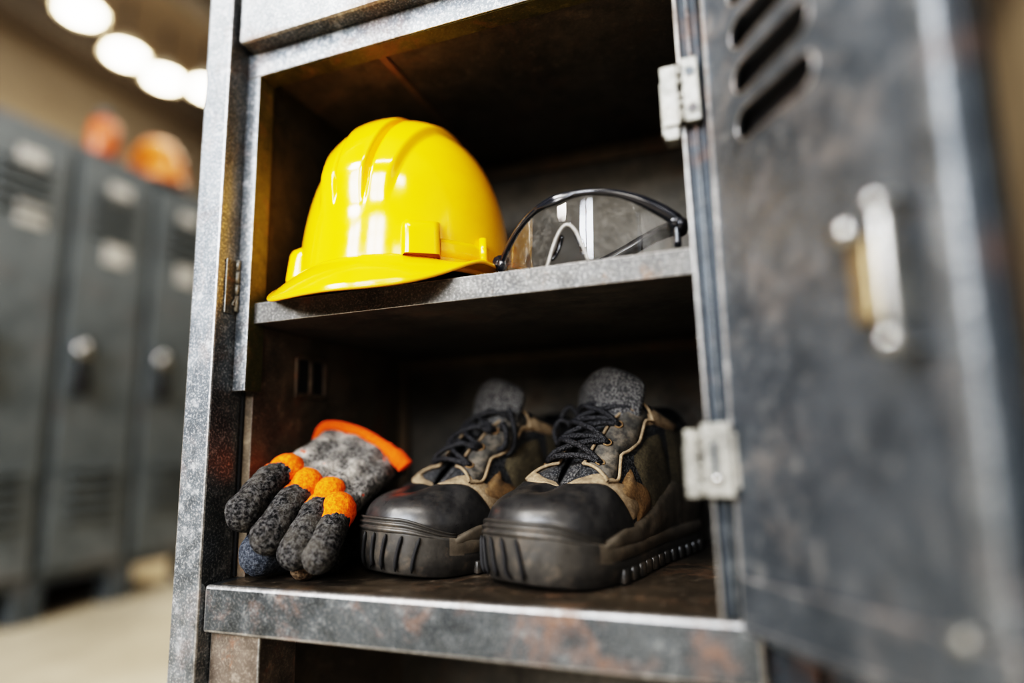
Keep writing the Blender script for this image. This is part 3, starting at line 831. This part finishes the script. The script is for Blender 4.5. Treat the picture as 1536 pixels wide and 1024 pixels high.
# ------------------------------------------------------------------ work gloves
def blob(bm, p, r, sx=1, sy=1, sz=1):
    bmesh.ops.create_icosphere(bm, subdivisions=3, radius=1, matrix=Matrix.Translation(p) @ Matrix.Diagonal((r*sx, r*sy, r*sz, 1)))
def capsule(bm, p0, p1, r0, r1, n=10):
    p0, p1 = V(p0), V(p1)
    for k in range(n+1):
        t = k/n; blob(bm, p0.lerp(p1, t), r0 + (r1-r0)*t)
def fuse(bm, voxel, sm):
    me = bpy.data.meshes.new('tmp'); bm.to_mesh(me); bm.free()
    o = bpy.data.objects.new('tmp', me); C.objects.link(o)
    r = o.modifiers.new('r', 'REMESH'); r.mode = 'VOXEL'; r.voxel_size = voxel
    s = o.modifiers.new('s', 'SMOOTH'); s.factor = .6; s.iterations = sm
    dg = bpy.context.evaluated_depsgraph_get(); dg.update()
    ev = o.evaluated_get(dg); nm = bpy.data.meshes.new_from_object(ev)
    bpy.data.objects.remove(o); bpy.data.meshes.remove(me)
    b = bmesh.new(); b.from_mesh(nm); bpy.data.meshes.remove(nm)
    return b
def make_glove(name, label, loc, fingers, palm, cuff, mats, cuffring, vox=.0026):
    root = thing(name, label, 'glove', loc)
    loc = V(loc)
    def finish(b, sm=.0022):
        b.normal_update()
        for v in b.verts:
            v.co += v.normal*(noise.noise(v.co*55)*sm + noise.noise(v.co*210)*.0008)
        b.faces.ensure_lookup_table(); return b
    def emit(b, groups):
        for (nm_, mt_), idx in groups.items():
            nb = bmesh.new(); vm = {}
            for i in idx:
                vs = []
                for v in b.faces[i].verts:
                    if v.index not in vm: vm[v.index] = nb.verts.new(v.co - loc)
                    vs.append(vm[v.index])
                nb.faces.new(vs).smooth = True
            obj(nm_, nb, mt_, root, True, keepn=True)
        b.free()
    bm = bmesh.new()
    for (p0, p1, r0, r1) in palm: capsule(bm, p0, p1, r0, r1, 12)
    b = finish(fuse(bm, vox, 6), .0030)
    emit(b, {('glove_back', mats['body']): [f.index for f in b.faces]})
    for k, (tip, mid, kn, r) in enumerate(fingers):
        bm = bmesh.new(); tip_, mid_, kn_ = V(tip), V(mid), V(kn)
        r = r*1.09; capsule(bm, tip_, mid_, r*.97, r*.96); capsule(bm, mid_, kn_, r*.96, r*1.02)
        blob(bm, kn_ + V((0, -.004, .003)), r*1.06)
        b = finish(fuse(bm, vox*.85, 3), .0014)
        g = {}
        for f in b.faces:
            c = f.calc_center_median(); d1_ = mid_-tip_; d2_ = kn_-mid_
            t1 = (c-tip_).dot(d1_)/d1_.length_squared; t2 = (c-mid_).dot(d2_)/d2_.length_squared
            u = min(t1, 1)*.5 if t2 < 0 else .5 + .5*t2
            jag = noise.noise(c*150)*.05 + noise.noise(c*70)*.10 + (c.x-mid_.x)*(-6.0)
            key = ('finger_coating', mats['coat'][k]) if u + jag < .62 else ('finger_band', mats['band'])
            g.setdefault(key, []).append(f.index)
        emit(b, g)
    if cuffring:
        bm = bmesh.new(); P = spline(cuff, 6)
        tube(bm, [p-loc for p in P], cuffring, 12)
        obj('cuff', bm, mats['cuff'], root, True, label='orange cuff binding')
    return root

F_top = [((.034,.010,.0640), (.035,.040,.089), (.038,.066,.0960), .0165),
         ((.0615,.012,.0430), (.060,.042,.069), (.060,.070,.0805), .0162),
         ((.0895,.017,.0290), (.086,.047,.057), (.083,.076,.0725), .0158),
         ((.1145,.017,.0255), (.110,.041,.046), (.105,.061,.0600), .0142)]
P_top = [((.040,.068,.092), (.046,.128,.122), .019, .022), ((.060,.072,.080), (.070,.134,.116), .019, .022),
         ((.082,.076,.072), (.090,.137,.107), .018, .019), ((.097,.076,.064), (.103,.138,.096), .015, .016),
         ((.046,.128,.122), (.058,.165,.118), .022, .016), ((.070,.134,.116), (.088,.165,.110), .022, .016), ((.090,.137,.107), (.102,.165,.098), .018, .014)]
make_glove('work_glove', 'grey work glove with orange knuckles and black dipped fingers, lying on top', (.075,.09,.03),
   F_top, P_top, [(.030,.118,.128), (.036,.121,.144), (.052,.127,.1455), (.080,.134,.1365), (.105,.138,.122), (.124,.141,.106), (.131,.1425,.098)],
   dict(body=M['greyknit'], coat=[M['coat']]*4, band=M['orangeknit'], cuff=M['redknit']), [.004]+[.0062]*24+[.0075]*3+[.0095]*4+[.0085,.0095,.0095,.008,.005][:5])
F_low = [((.040,.030,.0250), (.046,.058,.0245), (.050,.085,.0240), .0205),
         ((.084,.034,.0122), (.084,.060,.0140), (.080,.085,.0190), .0112),
         ((.092,.066,.0130), (.090,.076,.0145), (.086,.090,.0170), .0108)]
P_low = [((.050,.085,.024), (.060,.150,.026), .022, .022), ((.078,.085,.02), (.080,.150,.026), .016, .020), ((.086,.090,.019), (.086,.150,.024), .014, .016),
         ((.055,.12,.045), (.078,.15,.045), .020, .018), ((.055,.165,.055), (.075,.17,.055), .020, .020)]
make_glove('work_glove', 'dark blue-grey work glove crushed underneath the orange and grey glove', (.075,.10,.0005),
   F_low, P_low, [(.104,.150,.100), (.118,.152,.105), (.134,.150,.100), (.142,.149,.088)],
   dict(body=M['blackknit'], coat=[M['coatblue'], M['coatbrown'], M['coat']], band=M['coatblue'], cuff=M['redknit']), None)

# ------------------------------------------------------------------ light
def area(name, loc, tgt, sx, sy, power, col):
    l = bpy.data.lights.new(name, 'AREA'); l.shape = 'RECTANGLE'; l.size = sx; l.size_y = sy; l.energy = power; l.color = col
    o = bpy.data.objects.new(name, l); C.objects.link(o); o.location = loc
    o.rotation_euler = (V(tgt) - V(loc)).to_track_quat('-Z', 'Y').to_euler(); return o
for k, (x0, x1) in enumerate(WINS):
    xm = (x0+x1)/2
    area('window_daylight', (xm, RY0-.25, (WZ0+WZ1)/2), (xm, 0, (WZ0+WZ1)/2 - .1), 1.05, 1.75, 180, (.95,.97,1.0))
area('key_light', (-1.0, -1.6, 1.9), (.2, .1, .2), .45, .45, 34, (1,.95,.88))  # unseen key light added from the upper left, no fitting
area('right_fill_light', (1.15, -2.3, .95), (.1, .15, .12), .8, .8, 19, (1,.93,.84))  # unseen fill added from the right for the inner left wall
area('low_fill_light', (-.75, -2.1, .80), (.25, .15, .15), .6, .6, 27, (1,.95,.88))  # unseen low front fill added to reach into the lower compartment
area('aisle_fill_light', (-.2, 1.6, 2.9), (-1.8, 1.3, .3), .5, 1.6, 34, (1,.94,.86))  # unseen fill added to brighten the background locker fronts
area('ceiling_fill_light', (.2, -2.0, RZ-.3), (.2, -1.9, 0), 1.6, .25, 45, (1,.93,.84))  # bare area light under the ceiling, no strip fitting
area('ceiling_fill_light', (-2.6, 2.6, RZ-.3), (-2.4, 2.2, 0), .4, 2.6, 60, (1,.86,.66))  # warm ceiling fill added for the background lockers, no strip fitting
area('ceiling_fill_light', (1.6, 3.2, RZ-.3), (1.6, 3.2, 0), .4, 2.0, 14, (1,.84,.62))  # weak ceiling fill on the right, no strip fitting
for x, y in LAMPS:
    l = bpy.data.lights.new('pendant_light', 'POINT'); l.energy = 5; l.color = (1,.80,.55); l.shadow_soft_size = .08
    o = bpy.data.objects.new('pendant_light', l); C.objects.link(o); o.location = (x, y, LZ-.12)
w = bpy.data.worlds.new('World'); sc.world = w; w.use_nodes = True
w.node_tree.nodes['Background'].inputs[0].default_value = (.75,.85,1,1)
w.node_tree.nodes['Background'].inputs[1].default_value = .10

# ------------------------------------------------------------------ camera
cd = bpy.data.cameras.new('Camera'); cam = bpy.data.objects.new('Camera', cd); C.objects.link(cam)
yaw, pit, rol = -.3454, .1678, -.0256
fw = V((sin(yaw)*cos(pit), cos(yaw)*cos(pit), sin(pit))); rt = fw.cross(V((0,0,1))).normalized(); up = rt.cross(fw)
r2 = rt*cos(rol) + up*sin(rol); u2 = up*cos(rol) - rt*sin(rol)
mw = Matrix((r2, u2, -fw)).transposed().to_4x4(); mw.translation = V((.4719, -.4522, .1214))
cam.matrix_world = mw
cd.sensor_width = 36; cd.lens = .9027*1000/1536*36
cd.clip_start = .02; cd.clip_end = 50
cd.dof.use_dof = True; cd.dof.focus_distance = .57; cd.dof.aperture_fstop = cd.lens/1000/.027
cd.dof.aperture_blades = 0
sc.camera = cam
sc.view_settings.view_transform = 'Filmic'
sc.view_settings.look = 'Very High Contrast'
sc.view_settings.exposure = .40
sc.cycles.use_denoising = True
sc.cycles.max_bounces = 8; sc.cycles.transparent_max_bounces = 12
sc.cycles.sample_clamp_indirect = 6
